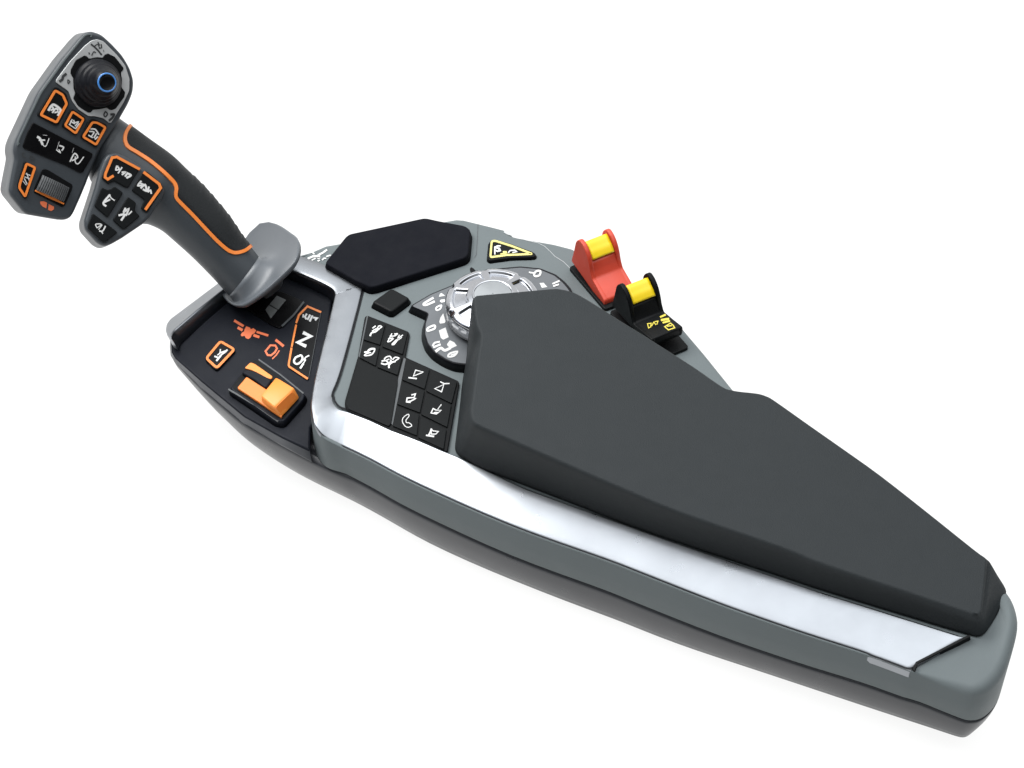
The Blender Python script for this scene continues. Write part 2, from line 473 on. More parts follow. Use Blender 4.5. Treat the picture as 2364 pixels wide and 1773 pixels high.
# facet line, groove beside the dark cover and the pale chip on the far edge
mb.stroke(S('T', (1150, 270), (1500, 390), (1800, 460), (1960, 540), (2120, 690), (2212, 790)) + S('H', (2000, 140), (2110, 250)), .9, P0, 'silver_plate', .0002)
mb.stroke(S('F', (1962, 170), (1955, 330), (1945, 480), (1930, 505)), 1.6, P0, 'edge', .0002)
mb.blob(S('T', (930, 130), (980, 110), (1060, 150), (1140, 250), (1120, 275), (1000, 240), (920, 190)), P0, 'silver_plate', .00025)
mb.blob(S('H', (800, 225), (820, 208), (850, 225), (875, 255), (830, 285), (805, 260)), P0, 'black', .0003)
mb.icon('Sy', P0, 'white', [
    ([(480, 400), (560, 420), (650, 500)], 60), ([(1180, 330), (1000, 460), (830, 540)], 80), ([(400, 690), (600, 600), (880, 590)], 90),
    ([(560, 760), (700, 690)], 60), ([(800, 700), (900, 680)], 40), ([(820, 800), (870, 770)], 70), ([(1000, 760), (1060, 690), (1150, 690)], 60), ([(1180, 610), (1340, 560)], 60)], lift=.0003)
shell = mb.build('upper_shell', root)

# ---- front panel with its lip
mb = MB()
lip_top = S('D', (118, 945), (122, 985)) + S('E', (125, 60), (165, 130), (450, 375), (900, 745), (1300, 965), (1575, 1092))
panel_px = lip_top + S('E', (1590, 1085), (1598, 860), (1650, 780), (1720, 300), (1760, 60)) + S('F', (460, 1000), (490, 860), (430, 800), (100, 650)) + [(640, 583), (600, 600), (500, 668), (420, 735)]
PN = PNL
q = [PN.to2(PN.at(p)) for p in panel_px]
nlt = len(lip_top)
lpz = LIPP
low_px = S('D', (104, 955), (101, 1020)) + S('E', (108, 80), (145, 140), (430, 425), (870, 795), (1290, 1040), (1608, 1210))
top3 = [PN.at(p) for p in panel_px]
mid = ZP(ZPN * .45 + ZLIP * .55)
low3 = [lpz.at(low_px[i]) if i < nlt else p + Vector((0, 0, -.006)) for i, p in enumerate(top3)]
if area2(q) < 0: top3.reverse(); low3.reverse()
t2 = [v2(p) for p in top3]; tn = normals2(t2)
r0 = [p + Vector((0, 0, -.0015)) for p in low3]
r1 = low3
r2 = [a * .25 + b * .75 + Vector((0, 0, .0004)) for a, b in zip(low3, top3)]
r3 = [p + Vector((0, 0, -.0003)) for p in top3]
r4 = [PN.o + (lambda v: v - Z0 * (v.dot(PN.n) / PN.n.z))(Vector((p.x, p.y, 0)) - PN.o) for p in inset(t2, .0012, tn)]
mb.rings([r0, r1, r2], 'lip', cap_top=False)
mb.rings([r2, r3, r4], 'navy', cap_bot=False)
panel = mb.build('front_panel', root)

def sym(f, plane, m, strokes=(), blobs=(), name='printed_symbol', parent=panel):
    b = MB(); b.icon(f, plane, m, strokes, blobs, lift=.0002); return b.build(name, parent)
sym('Q', PN, 'oprint', [([(490, 325), (640, 415)], 46), ([(900, 530), (1090, 590)], [20 / 7.9, 50 / 7.9] if 0 else 42), ([(555, 455), (620, 490)], 50), ([(845, 590), (925, 620)], 50)],
    [[(700, 425), (770, 450), (780, 480), (830, 460), (880, 500), (850, 550), (800, 580), (780, 630), (735, 660), (690, 640), (670, 600), (620, 610), (595, 585), (620, 545), (660, 520), (670, 480)]])
sym('Q', PN, 'oprint', [([(1140, 770), (1230, 775), (1260, 830), (1220, 900), (1150, 955), (1090, 950), (1050, 880)], 34, True), ([(1300, 870), (1250, 945), (1180, 1015)], 24), ([(1245, 680), (1310, 730), (1370, 780)], 48)])

# push button with an orange frame
mb = MB()
PB = PNL.lift(.0016)
bt = S('D', (630, 950), (805, 1045), (600, 1258), (475, 1140))
mb.prism(S('D', (628, 938), (815, 1042), (600, 1275), (465, 1140)), PB, .0016, .0004, 'black', r=.003)
mb.stroke([tuple(p) for p in rnd([Vector(p) for p in S('D', (640, 962), (788, 1048), (603, 1245), (490, 1142))], 6, 4)], 5.5, PB, 'orange', .0004, True, .0004)
mb.icon('D', PB, 'white', [([(640, 1045), (635, 1085), (610, 1105)], 12), ([(640, 1080), (700, 1060)], 14), ([(650, 1100), (690, 1075), (712, 1052)], 16), ([(580, 1120), (620, 1135)], 16), ([(600, 1165), (625, 1135), (645, 1110)], 20)])
mb.build('push_button', panel)

# small rocker in a dark recess
mb = MB()
PR = PNL.lift(.0012)
mb.prism(S('D', (890, 590), (1100, 420), (1290, 425), (1535, 535), (1300, 800), (1265, 815), (1180, 780)), PR, .0012, .0004, 'gloss', r=.0025)
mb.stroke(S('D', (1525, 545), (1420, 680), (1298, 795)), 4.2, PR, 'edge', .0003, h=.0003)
mb.prism(S('D', (1240, 470), (1338, 515), (1255, 618), (1160, 565)), PR.lift(.0006), .0006, .0002, 'slab', r=.0004)
mb.prism(S('D', (1155, 572), (1248, 624), (1175, 714), (1118, 622)), PR.lift(.0003), .0003, .0001, 'slab', r=.0003)
mb.build('rocker_switch', panel)

# gear indicator
mb = MB()
PG = PNL.lift(.0008)
gp = S('Q', (1810, 60), (2060, 165), (1830, 1390), (1470, 1150), (1545, 800), (1620, 380), (1650, 230))
mb.prism(gp, PG, .0008, .0002, 'gloss', r=.0006)
mb.stroke(S('Q', (2055, 165), (1815, 62), (1660, 220), (1612, 360)), 4.6, PG, 'orange', .0003, h=.0003)
mb.stroke(S('Q', (1608, 405), (1530, 790)), 4.2, PG, 'orange', .0003, h=.0003)
mb.stroke(S('Q', (1524, 825), (1472, 1130), (1482, 1160), (1812, 1378)), 4.4, PG, 'orange', .0003, h=.0003)
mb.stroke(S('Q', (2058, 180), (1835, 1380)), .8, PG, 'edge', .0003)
mb.icon('Q', PG, 'white', [([(1750, 545), (1875, 605), (1640, 715), (1775, 780)], 62)])
mb.icon('Q', PG, 'white', [([(1740, 215), (1735, 260)], 24), ([(1800, 205), (1770, 250), (1790, 290)], 34), ([(1860, 225), (1820, 300)], 36), ([(1905, 240), (1860, 330)], 36), ([(1930, 270), (1990, 280), (1960, 312)], 34)], lift=.0003)
mb.icon('Q', PG, 'white', [([(1650, 975), (1700, 960), (1725, 1010), (1700, 1070), (1640, 1115), (1590, 1105), (1570, 1060), (1600, 1000)], 36, True),
                           ([(1840, 965), (1790, 990), (1745, 1045)], 26), ([(1780, 1040), (1740, 1110)], 22), ([(1735, 1120), (1690, 1190)], 38)], lift=.00045)
mb.build('gear_indicator', panel)

# orange slider
mb = MB()
PS = PNL.lift(.0045)
mb.prism(S('E', (735, 445), (960, 160), (1030, 118), (1540, 505), (1525, 560), (1310, 800), (1240, 790)), PS, .0045, .0008, 'navy', r=.003, draft=.0015)
mb.prism(S('E', (760, 435), (880, 275), (960, 170), (1030, 140), (1510, 510), (1300, 780)), PS.lift(.0002), .001, .0001, 'black', r=.002)
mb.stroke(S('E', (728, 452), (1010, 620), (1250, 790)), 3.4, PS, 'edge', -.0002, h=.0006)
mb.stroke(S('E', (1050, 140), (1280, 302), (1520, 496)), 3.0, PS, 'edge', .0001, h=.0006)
hs = mb.build('slider_switch', panel)
mb = MB()
mb.prism(S('E', (818, 436), (918, 318), (1130, 455), (1330, 600), (1290, 748), (1070, 600)), PS.lift(.0022), .002, .0006, 'orange', r=.001)
trk = mb
mb2 = MB()
mb2.prism(S('E', (895, 228), (960, 165), (1010, 185), (1195, 315), (1185, 345), (1130, 335), (1040, 280), (965, 245)), PS.lift(.0012), .001, .0004, 'amber', r=.0012)
for b in (mb2,):
    o = len(trk.v); trk.v += b.v; k = trk.mi('amber')
    trk.f += [[o + i for i in f] for f in b.f]; trk.m += [k] * len(b.f); trk.sm += b.sm
# dark bridge over the track
trk.prism(S('E', (865, 270), (925, 238), (1010, 258), (1190, 350), (1140, 430), (1110, 435), (1000, 350), (920, 305)), PS.lift(.0030), .0028, .0012, 'navy', r=.001)
# knob block
def E3(x, y, z): return PNL.lift(.0045 + z).at(S('E', (x, y))[0])
A_, B_, C_, D_ = E3(1070, 522, .0075), E3(1232, 322, .0075), E3(1425, 440, .0085), E3(1212, 642, .0085)
E_, G_ = E3(1486, 548, .001), E3(1290, 758, .001)
ub = [A_ + Vector((0, 0, -.008)), B_ + Vector((0, 0, -.008))]
import bmesh
def hull(pts, bevel, seg=3):
    bm = bmesh.new()
    for p in pts: bm.verts.new(p)
    bmesh.ops.convex_hull(bm, input=bm.verts)
    bmesh.ops.dissolve_limit(bm, angle_limit=.05, verts=bm.verts, edges=bm.edges)
    bmesh.ops.bevel(bm, geom=list(bm.edges), offset=bevel, segments=seg, affect='EDGES', profile=.5)
    bm.verts.ensure_lookup_table()
    vs = [v.co.copy() for v in bm.verts]; fs = [[v.index for v in f.verts] for f in bm.faces]
    bm.free(); return vs, fs
vs, fs = hull([A_, B_, C_, D_, E_, G_] + ub, .0009)
trk.add(vs, fs, 'amber', True)
# concave deep-orange front
n3 = (E_ - C_).cross(D_ - C_).normalized()
if n3.dot(CD) < 0: n3 = -n3
cpl = Plane((C_ + D_ + E_ + G_) / 4, n3)
trk.prism(S('E', (1225, 648), (1395, 485), (1418, 490), (1455, 545), (1290, 725)), cpl.lift(.0004), .0006, .0001, 'orange', r=.0016)
trk.build('slider_knob', hs)

# ---- silver trim
mb = MB()
PT = ZP(.0012)
rows = []
US = [(-1, 0), (-.5, 0), (0, -.0020), (.012, -.0011), (.028, -.0004), (.05, -.0001), (.08, 0), (.2, 0), (.4, 0), (.6, 0), (.8, 0), (.95, 0), (.975, -.0001), (.99, -.0004), (1, -.0011), (2, 0)]
for i, (a_, b_) in enumerate(zip(ci, co)):
    s_ = max(0, min(1, (i - sl0 + 14) / 16)); s_ = s_ * s_ * (3 - 2 * s_)
    lip = 1 if a_[0] > 2003 else 0
    a_ = (a_[0], a_[1] + lip * 1.6)
    zi = .0012 - .0088 * s_; zo = .0012
    A3 = ZP(zi).at(a_); B3_ = ZP(zo).at(b_)
    dep = .0095 if i < 47 else .0022 + .0028 * lip
    row = []
    for u, dz in US:
        if u < 0: p = A3.copy(); p.z = zi + (-.0011 - dep * (-u) )
        elif u > 1: p = B3_.copy(); p.z = zo - .004
        else:
            p = A3 + (B3_ - A3) * u; p.z += dz + .0022 * u * (1 - u) * (1 - .85 * s_)
        row.append(p)
    rows.append(row)
mb.rings(rows, 'alu', closed=False, cap_top=False, cap_bot=False)
mb.f.append([len(mb.v) - len(US) + k for k in range(len(US))]); mb.m.append(0); mb.sm.append(False)
mb.prism(S('D', (640, 318), (600, 345), (100, 720), (62, 770), (50, 830), (66, 888), (112, 916), (122, 880), (145, 842), (400, 622), (660, 412)) + [(612, 590), (590, 575)], plane3(ZP(.0012).at(S('D', (145, 842))[0]), ZP(.0012).at(S('D', (660, 412))[0]), ZP(-.0075).at(S('D', (100, 720))[0])), .0095, .0012, 'alu', r=.0025, seg=4)
trim = mb.build('silver_trim', root)

# ---- armrest pad
p1 = ZP(.05).at((1100, 830)); p2 = ZP(.0145).at((2262, 1400))
tl = Vector((.496, .868, 0))
pnm = (p2 - p1).cross(tl); pnm = pnm if pnm.z > 0 else -pnm
PP = Plane(p1, pnm)
pairs = [((1092, 690), (1079, 812)), ((1094, 712), (1076, 830)), ((1099, 748), (1072, 855)), ((1108, 770), (1068, 880)), ((1108, 788), (1066, 895)), ((1102.7, 815), (1064, 915)), ((1095.5, 869), (1059, 960)),
         ((1088, 925), (1053, 1010)), ((1085, 945), (1050.6, 1032)), ((1087, 963), (1052, 1043)), ((1094, 975), (1058, 1052)), ((1105, 982), (1070, 1060)),
         ((1137, 997), (1119, 1085.7)), ((1289, 1064), (1270, 1144)), ((1434, 1127), (1430, 1206)), ((1579, 1187), (1577, 1258)), ((1800, 1263), (1800, 1332)),
         ((1900, 1303), (1900, 1365)), ((2100, 1370), (2100, 1426)), ((2242, 1418), (2232, 1466)), ((2257, 1422), (2258, 1470)), ((2266.8, 1416), (2272, 1464)),
         ((2270, 1404), (2284, 1449)), ((2276, 1350), (2306, 1412)), ((2281, 1300), (2322, 1374)), ((2280, 1290), (2319, 1357)), ((2274, 1283), (2308, 1343)), ((2251, 1266.6), (2272, 1318))] + \
        [(p, None) for p in [(2142.6, 1180), (2034, 1095), (1950, 1035), (1870, 979), (1790, 922.5), (1770, 911.5), (1752.7, 906), (1730, 903), (1710, 901), (1690, 897.5), (1667, 889), (1603.4, 845), (1531, 799),
                             (1482.9, 768), (1434.7, 738.7), (1386.4, 707.4), (1338, 678.4), (1314, 668.8), (1290, 664), (1270, 664.2), (1190, 671.5), (1112, 678.3), (1098, 681)]]
T3c = [PP.at(p[0]) for p in pairs]
T2c = [PP.to2(p) for p in T3c]
B3c = [P0.at(b) if b else Vector((t.x, t.y, 0)) for (a, b), t in zip(pairs, T3c)]
if area2(T2c) < 0: T2c.reverse(); B3c.reverse()
nn2 = normals2(T2c)
sm3 = lambda pts: [Vector(p) for p in catmull([tuple(p) for p in pts], 3, True)]
B3 = sm3(B3c)
mb = MB(); rs = []
B3 = [Vector((p.x, p.y, .0006)) for p in B3]
T_in = lambda d, h: [PP.to3(p, h) for p in sm3(inset(T2c, d, nn2))]
top_edge = T_in(.0, -.0006)
rs.append([p + Vector((0, 0, 0)) for p in B3])
for t in (.10, .12, .4, .7, .86):
    rs.append([b + (a - b) * t + Vector((0, 0, 0)) for a, b in zip(T_in(-.0006 if t > .5 else -.0002, -.001), B3)])
rs.append(T_in(-.0002, -.0022)); rs.append(T_in(.0004, -.0009)); rs.append(T_in(.0010, -.0003)); rs.append(T_in(.0017, 0.0))
mb.rings(rs, 'pad')
pad = mb.build('armrest_pad', root, 'black rubber armrest cushion with a long tapering top')
# ---- dark cover at the front
mb = MB()
PC = ZP(.0055)
mb.prism(S('F', (395, 560), (610, 290), (650, 262), (1400, 101), (1440, 101), (1560, 128), (1830, 178), (1880, 215), (1885, 250), (1865, 470), (1835, 505), (1780, 525), (920, 798), (860, 805), (700, 735)), PC, .0055, .0012, 'mat', r=.003, draft=.0012, seg=4)
mb.build('dark_cover', root)

# ---- square button
mb = MB()
mb.prism(S('F', (1068, 822), (1100, 825), (1258, 912), (1250, 935), (1090, 1055), (1060, 1055), (885, 965), (895, 945)), ZP(.0042), .0042, .0014, 'black', r=.002, draft=.0012, top_mat='key', seg=3)
mb.build('square_button', root)

# ---- keypad
mb = MB()
PK = ZP(.0014)
mb.prism(S('G', (382, 207), (800, 372), (812, 400), (768, 628), (1300, 868), (1312, 892), (1192, 1582), (620, 1362), (182, 1166), (155, 1110), (160, 1060), (290, 620), (358, 225)), PK, .0014, .0005, 'black', r=.0012)
mb.blob(S('G', (772, 652), (752, 640), (690, 870), (620, 1300), (640, 1315)), PK, 'edge', .0002)  # pale bands paint the highlight along the left side faces
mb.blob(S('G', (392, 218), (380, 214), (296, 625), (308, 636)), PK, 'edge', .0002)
kp = mb.build('keypad', root)
PKK = ZP(.0024)
def key(px, f=None, strokes=(), blobs=(), name='key', m='key'):
    b = MB(); b.prism(S('G', *px), PKK, .0011, .0003, m, r=.0006, seg=2)
    # white print on the key top
    if f: b.icon(f, PKK, 'white', strokes, blobs)
    return b.build(name, kp)
key([(390, 225), (566, 297), (513, 505), (345, 450)], 'Kp', [([(375, 345), (430, 305)], 28), ([(470, 350), (510, 300), (565, 320), (500, 365)], 24), ([(370, 410), (440, 370), (510, 370)], 28), ([(320, 510), (350, 450), (420, 430), (500, 370)], 34)])
key([(578, 302), (792, 385), (740, 600), (535, 522)], 'Kp', [([(780, 465), (690, 640)], 22), ([(840, 475), (900, 470)], 30), ([(740, 520), (840, 515), (890, 480)], 22), ([(710, 580), (800, 560)], 26), ([(690, 640), (740, 630), (810, 575)], 26), ([(880, 600), (790, 690), (830, 690), (900, 600)], 30), ([(940, 500), (910, 565), (1010, 500)], 22), ([(920, 600), (990, 550)], 18)])
key([(338, 474), (508, 527), (468, 716), (305, 632)], 'Kp', [([(200, 860), (260, 850), (330, 800), (400, 790)], 32), ([(270, 830), (320, 790), (410, 785), (400, 850), (330, 920), (210, 935)], 28), ([(195, 930), (240, 890), (330, 870)], 26)])
key([(527, 542), (737, 627), (690, 810), (484, 728)], 'Kp', [([(620, 1010), (660, 965), (740, 950), (770, 1000)], 28), ([(570, 1050), (650, 1040), (700, 1080)], 30), ([(560, 1100), (640, 1120), (740, 1080), (760, 1030)], 34), ([(650, 1040), (720, 1010)], 24), ([(800, 1020), (850, 970), (930, 990), (860, 1040)], 26), ([(720, 1190), (720, 1140), (780, 1080), (850, 1060)], 36)])
key([(298, 652), (470, 738), (690, 828), (690, 900), (625, 1295), (600, 1325), (190, 1150), (165, 1095)], name='blank_key')
key([(772, 655), (1012, 752), (963, 950), (735, 855)], 'K3', [([(495, 205), (450, 320), (600, 260), (640, 240)], 20, True), ([(365, 350), (510, 368)], 26)])
key([(1025, 760), (1290, 880), (1235, 1095), (977, 968)], 'K3', [([(860, 560), (990, 620), (1035, 480)], 20, True), ([(970, 430), (1040, 465), (1135, 462)], 22)])
key([(727, 878), (962, 970), (915, 1188), (683, 1100)], 'K3', [([(330, 740), (450, 730), (490, 750), (400, 800), (320, 810)], 24, True), ([(420, 680), (490, 660), (470, 710)], 26), ([(320, 815), (390, 820)], 26)])
key([(975, 990), (1232, 1112), (1190, 1335), (927, 1205)], 'K3', [([(830, 940), (880, 970), (985, 975), (890, 1045), (790, 1025)], 22, True), ([(920, 950), (985, 865)], 16), ([(850, 1020), (910, 1015)], 22)])
key([(680, 1122), (908, 1208), (884, 1420), (640, 1320)], 'K3', [([(350, 1050), (260, 1110), (240, 1190), (290, 1275), (350, 1300), (420, 1270), (370, 1215), (320, 1210), (310, 1160), (365, 1090)], 15, True)])
key([(920, 1228), (1182, 1360), (1155, 1555), (897, 1438)], 'K3', [([(795, 1330), (770, 1400), (740, 1450)], 26), ([(800, 1340), (830, 1370), (930, 1380), (880, 1430), (790, 1430)], 20, True), ([(700, 1455), (840, 1475)], 30)])

# ---- warning button
mb = MB()
PWn = ZP(.0022)
mb.prism(S('T', (550, 420), (600, 375), (700, 360), (1100, 470), (1650, 670), (1740, 730), (1720, 800), (1600, 810), (1100, 825), (560, 900), (510, 850)), PWn, .0022, .0006, 'black', r=.0012, draft=.0008)
mb.stroke([tuple(p) for p in rnd([Vector(p) for p in S('T', (610, 415), (700, 405), (1100, 530), (1650, 740), (1300, 755), (1000, 765), (575, 825))], 5, 5)], 4.6, PWn, 'pyel', .0003, True, .0003)
mb.icon('T', PWn, 'white', [([(690, 740), (690, 560), (760, 530), (830, 530)], 36), ([(720, 570), (800, 600), (820, 660)], 50), ([(700, 640), (760, 670), (830, 640)], 40), ([(1040, 700), (1080, 650), (1200, 640), (1250, 680), (1150, 700)], 34)])
mb.icon('T', PWn, 'pyel', [([(840, 740), (900, 730), (1000, 715)], 26), ([(910, 690), (980, 690)], 44)], lift=.0003)
mb.build('warning_button', root)

# ---- selector plate and knob
mb = MB()
PD = ZP(.0052)
dial_top = S('H', (42, 692), (300, 540), (710, 372), (1000, 230), (1440, 188), (1700, 212), (1900, 292), (2010, 380), (2090, 470), (2160, 620), (2100, 900), (1700, 1250), (1200, 1420), (800, 1450), (710, 1448), (600, 1432), (480, 1382), (340, 1290), (255, 1185), (212, 1050), (220, 915), (258, 805), (250, 788))
mb.prism(dial_top, PD, .0056, .0006, 'rim', r=.0015, draft=.0018, nr=3)
q_in = S('H', (62, 698), (300, 556), (710, 388), (1000, 250), (1440, 208), (1690, 232), (1880, 312), (1985, 400), (2060, 490), (2130, 620), (2080, 890), (1690, 1235), (1200, 1405), (800, 1435), (710, 1430), (600, 1414), (490, 1366), (352, 1275), (270, 1175), (230, 1050), (238, 920), (276, 805), (262, 780))
mb.prism(q_in, PD.lift(.0003), .0003, .0001, 'plate', r=.0015, nr=3)
PDm = PD.lift(.0003)
for pts in ([(405, 585), (420, 545), (440, 537), (485, 572)], [(415, 640), (430, 620), (485, 615), (480, 650), (440, 660)], [(410, 905), (425, 850), (460, 795), (490, 900), (480, 920), (420, 928)],
            [(405, 1015), (490, 975), (530, 1100), (460, 1132), (430, 1110)], [(508, 1190), (545, 1140), (600, 1165), (635, 1210), (570, 1240), (520, 1215)], [(1690, 410), (1740, 405), (1790, 460), (1720, 470)]):
    mb.blob(S('H', *pts), PDm, 'white', .0002)
mb.icon('H', PDm, 'white', [([(330, 600), (215, 670), (240, 690), (345, 645)], 28), ([(375, 755), (375, 720), (435, 695), (420, 740)], 22, True), ([(265, 1020), (265, 985), (345, 950), (350, 990)], 26, True),
                            ([(330, 1210), (350, 1175), (410, 1160)], 24), ([(340, 1230), (420, 1195)], 26), ([(370, 1280), (430, 1240), (480, 1270), (550, 1240)], 34), ([(525, 1350), (545, 1310), (640, 1285), (600, 1340)], 22, True), ([(560, 1330), (620, 1310)], 16),
                            ([(1620, 300), (1650, 260), (1700, 260), (1690, 310), (1640, 325)], 26, True), ([(1560, 275), (1620, 285)], 20), ([(1860, 420), (1940, 385)], 22), ([(1870, 450), (1930, 430)], 22)], lift=.0002)
mb.build('selector_plate', root)

kc = ZP(.0202).at((1138, 692)); kx, ky = kc.x, kc.y
def lathe(mb, prof, o, ax, u, n, mats, disp=None):
    ax = Vector(ax).normalized(); u = (Vector(u) - ax * Vector(u).dot(ax)).normalized(); v = ax.cross(u)
    for k in range(len(prof) - 1):
        vs = []; fs = []
        for j in (k, k + 1):
            for i in range(n):
                a = 2 * math.pi * i / n; r, z = prof[j][0], prof[j][1]
                if disp: r, z = disp(r, z, a, j)
                vs.append(Vector(o) + (u * math.cos(a) + v * math.sin(a)) * r + ax * z)
        for i in range(n):
            j = (i + 1) % n
            fs.append((i, j, n + j, n + i))
        mb.add(vs, fs, mats[k] if isinstance(mats, list) else mats, True)
def weld(o, d=1e-6):
    bm = bmesh.new(); bm.from_mesh(o.data); bmesh.ops.remove_doubles(bm, verts=bm.verts, dist=d)
    bm.to_mesh(o.data); bm.free()
mb = MB()
prof = [(.0215, .0050), (.0215, .0082), (.0285, .0086), (.0292, .0092), (.0295, .0178), (.0292, .0194), (.0282, .0206), (.0262, .0214)]
N = 240
sm_ = lambda x, a, b: max(0, min(1, (x - a) / (b - a))) ** 2 * (3 - 2 * max(0, min(1, (x - a) / (b - a))))
NS = 7
def pocket(a, off=0.0):
    t = ((a + off) / (2 * math.pi) * NS) % 1.0
    return sm_(t, .10, .16) * (1 - sm_(t, .84, .90))
def notch(a):
    t = ((a + .45) / (2 * math.pi) * NS) % 1.0
    return sm_(t, .40, .44) * (1 - sm_(t, .56, .60))
radial = [.0262 - k * (.0262 - .0125) / 30 for k in range(31)]
prof += [(r, .0214 + (.0262 - r) / .0137 * .0032) for r in radial[1:]]
def disp(r, z, a, j):
    if r > .0265 and z > .0170:
        d = notch(a)
        return r - .0012 * d * sm_(z, .0165, .0205), z - .0008 * d
    if r < .0262:
        w = sm_(r, .0158, .0166) * (1 - sm_(r, .0242, .0250))
        return r, z - .0021 * w * pocket(a)
    return r, z
mats = ['rim'] * 2 + ['chrome'] * (len(prof) - 3)
lathe(mb, prof, (kx, ky, 0), Z0, (1, 0, 0), N, mats, disp)
knob = mb.build('rotary_knob', root, 'silver knob with recessed panels round its rim'); weld(knob)
mb = MB()
zc = .0246
lathe(mb, [(.0128, zc - .001), (.0128, zc + .0006), (.0124, zc + .0011), (.0118, zc + .0011), (.0114, zc + .0006)], (kx, ky, 0), Z0, (1, 0, 0), 96, 'chrome')
lathe(mb, [(.01141, zc + .0006), (.008, zc + .0008), (.004, zc + .0009), (.0003, zc + .0009)], (kx, ky, 0), Z0, (1, 0, 0), 96, 'chrome_dull')
c = mb.build('knob_cap', knob); weld(c)
root_lbl = None

# ---- levers on the far edge
def lever(name, dx, dy, body, ins, lbl, printed=False):
    def X(*pts): return [(1290 + (x + dx) / 4.1475, 500 + (y + dy) / 4.1475) for x, y in pts]
    P1 = P0.at(X((436, 868))[0]); P2 = P0.at(X((122, 500))[0])
    e1 = (P1 - P2).normalized()
    e2 = Vector((-e1.y, e1.x, 0))
    if e2.y < 0: e2 = -e2
    pl = Plane(P1, -e2, e1)
    e2 = Vector((.866, .5, 0)).normalized()
    W_ = .0228; th = .0030
    cheek = [(118, 425), (142, 330), (160, 245), (172, 228), (190, 224), (206, 236), (234, 280), (258, 335), (276, 390), (292, 460), (303, 530), (322, 604), (380, 705), (436, 806), (440, 850), (430, 866)]
    body_p = [(122, 425), (150, 330), (172, 268), (196, 264), (222, 296), (248, 366), (268, 432), (284, 460), (300, 530), (321, 602), (379, 704), (434, 804), (440, 850), (430, 866)]
    if printed:
        sw = {(380, 705): (410, 680), (379, 704): (408, 678), (436, 806): (498, 752), (434, 804): (496, 750), (440, 850): (502, 796), (430, 866): (490, 836)}
        cheek = [sw.get(p, p) for p in cheek]; body_p = [sw.get(p, p) for p in body_p]
    def ext(mb, prof, o0, o1, bv, m):
        q = [pl.to2(pl.at(p)) for p in X(*prof)]
        if area2(q) < 0: q.reverse()
        q = rnd(q, .0012, 3)
        nn_ = normals2(q); rs_ = []
        for off, ins_ in ((o1, bv), (o1 - bv * .3, bv * .3), (o1 - bv, 0), (o0 + bv, 0), (o0 + bv * .3, bv * .3), (o0, bv)):
            rs_.append([pl.to3(p) + e2 * off for p in inset(q, ins_, nn_)])
        mb.rings(rs_, m)
    mb = MB()
    ext(mb, cheek, 0, th, .0006, body); ext(mb, cheek, W_ - th, W_, .0006, body)
    ext(mb, body_p, th - .0008, W_ - th + .0008, .0001, body)
    # dark slot the lever sits in
    lv = mb.build(name, root, lbl)
    mb = MB()
    q0 = P2 - e1 * .0005 - e2 * .002; q1 = P1 + e1 * (.012 if printed else .004) - e2 * .002
    base = [q0, q1, q1 + e2 * (W_ + .004), q0 + e2 * (W_ + .004)]
    mb.prism([proj(p + Vector((0, 0, .0022))) for p in base], ZP(.0022), .0022, .0006, 'black', r=.0025)
    mb.build('lever_slot', lv)
    # yellow insert: concave thumb rest
    mb = MB(); n = 10; vs = []; fs = []
    sp = [(196, 262), (212, 288), (232, 332), (250, 372), (272, 436)]
    sp = catmull(sp, 3); m_ = 9
    for p in sp:
        c0 = pl.at(X(p)[0])
        for k in range(m_):
            t = k / (m_ - 1)
            dip = .0012 - .0020 * math.sin(math.pi * t)
            vs.append(c0 + e2 * (th + .0006 + (W_ - 2 * th - .0012) * t) + (Z0 * .55 + e1 * .6) * (.0026 - .0008 * math.sin(math.pi * t)))
    for i in range(len(sp) - 1):
        for k in range(m_ - 1):
            fs.append((i * m_ + k, (i + 1) * m_ + k, (i + 1) * m_ + k + 1, i * m_ + k + 1))
    # close the insert below
    nv = len(vs); vs2 = vs + [v - (Z0 * .55 + e1 * .6) * .0035 for v in vs]
    brd = [k for k in range(m_)] + [i * m_ + m_ - 1 for i in range(1, len(sp))] + [(len(sp) - 1) * m_ + k for k in range(m_ - 2, -1, -1)] + [i * m_ for i in range(len(sp) - 2, 0, -1)]
    for a, b in zip(brd, brd[1:] + brd[:1]): fs.append((a, b, b + nv, a + nv))
    mb.add(vs2, fs, ins, True)
    mb.build('thumb_rest', lv)
    if printed:
        top = Plane(pl.at(X((408, 678))[0]), (pl.at(X((496, 750))[0]) - pl.at(X((321, 602))[0])).cross(e2))
        if top.n.z < 0: top = Plane(top.o, -top.n)
        mb = MB()
        mb.icon('I', top, 'yprint', [([(860, 1070), (850, 1030), (885, 1025), (880, 1060)], 9, True), ([(890, 1050), (910, 1015), (930, 1040)], 9), ([(920, 1010), (950, 1005), (940, 1035)], 9),
                                     ([(975, 965), (1020, 945)], 18), ([(985, 995), (1050, 985)], 22), ([(1000, 1020), (1060, 1005)], 18), ([(1015, 1060), (1070, 1025), (1095, 1045), (1110, 1070), (1050, 1090)], 10, True), ([(1040, 1055), (1080, 1050)], 10)], lift=.0003)
        mb.build('printed_symbol', lv)
    return lv
lever('thumb_lever', 0, 0, 'red', 'yellow', 'red thumb lever with a yellow insert')
lever('thumb_lever', 388, 425, 'black', 'yellow', 'black thumb lever with a yellow insert and yellow printing', True)

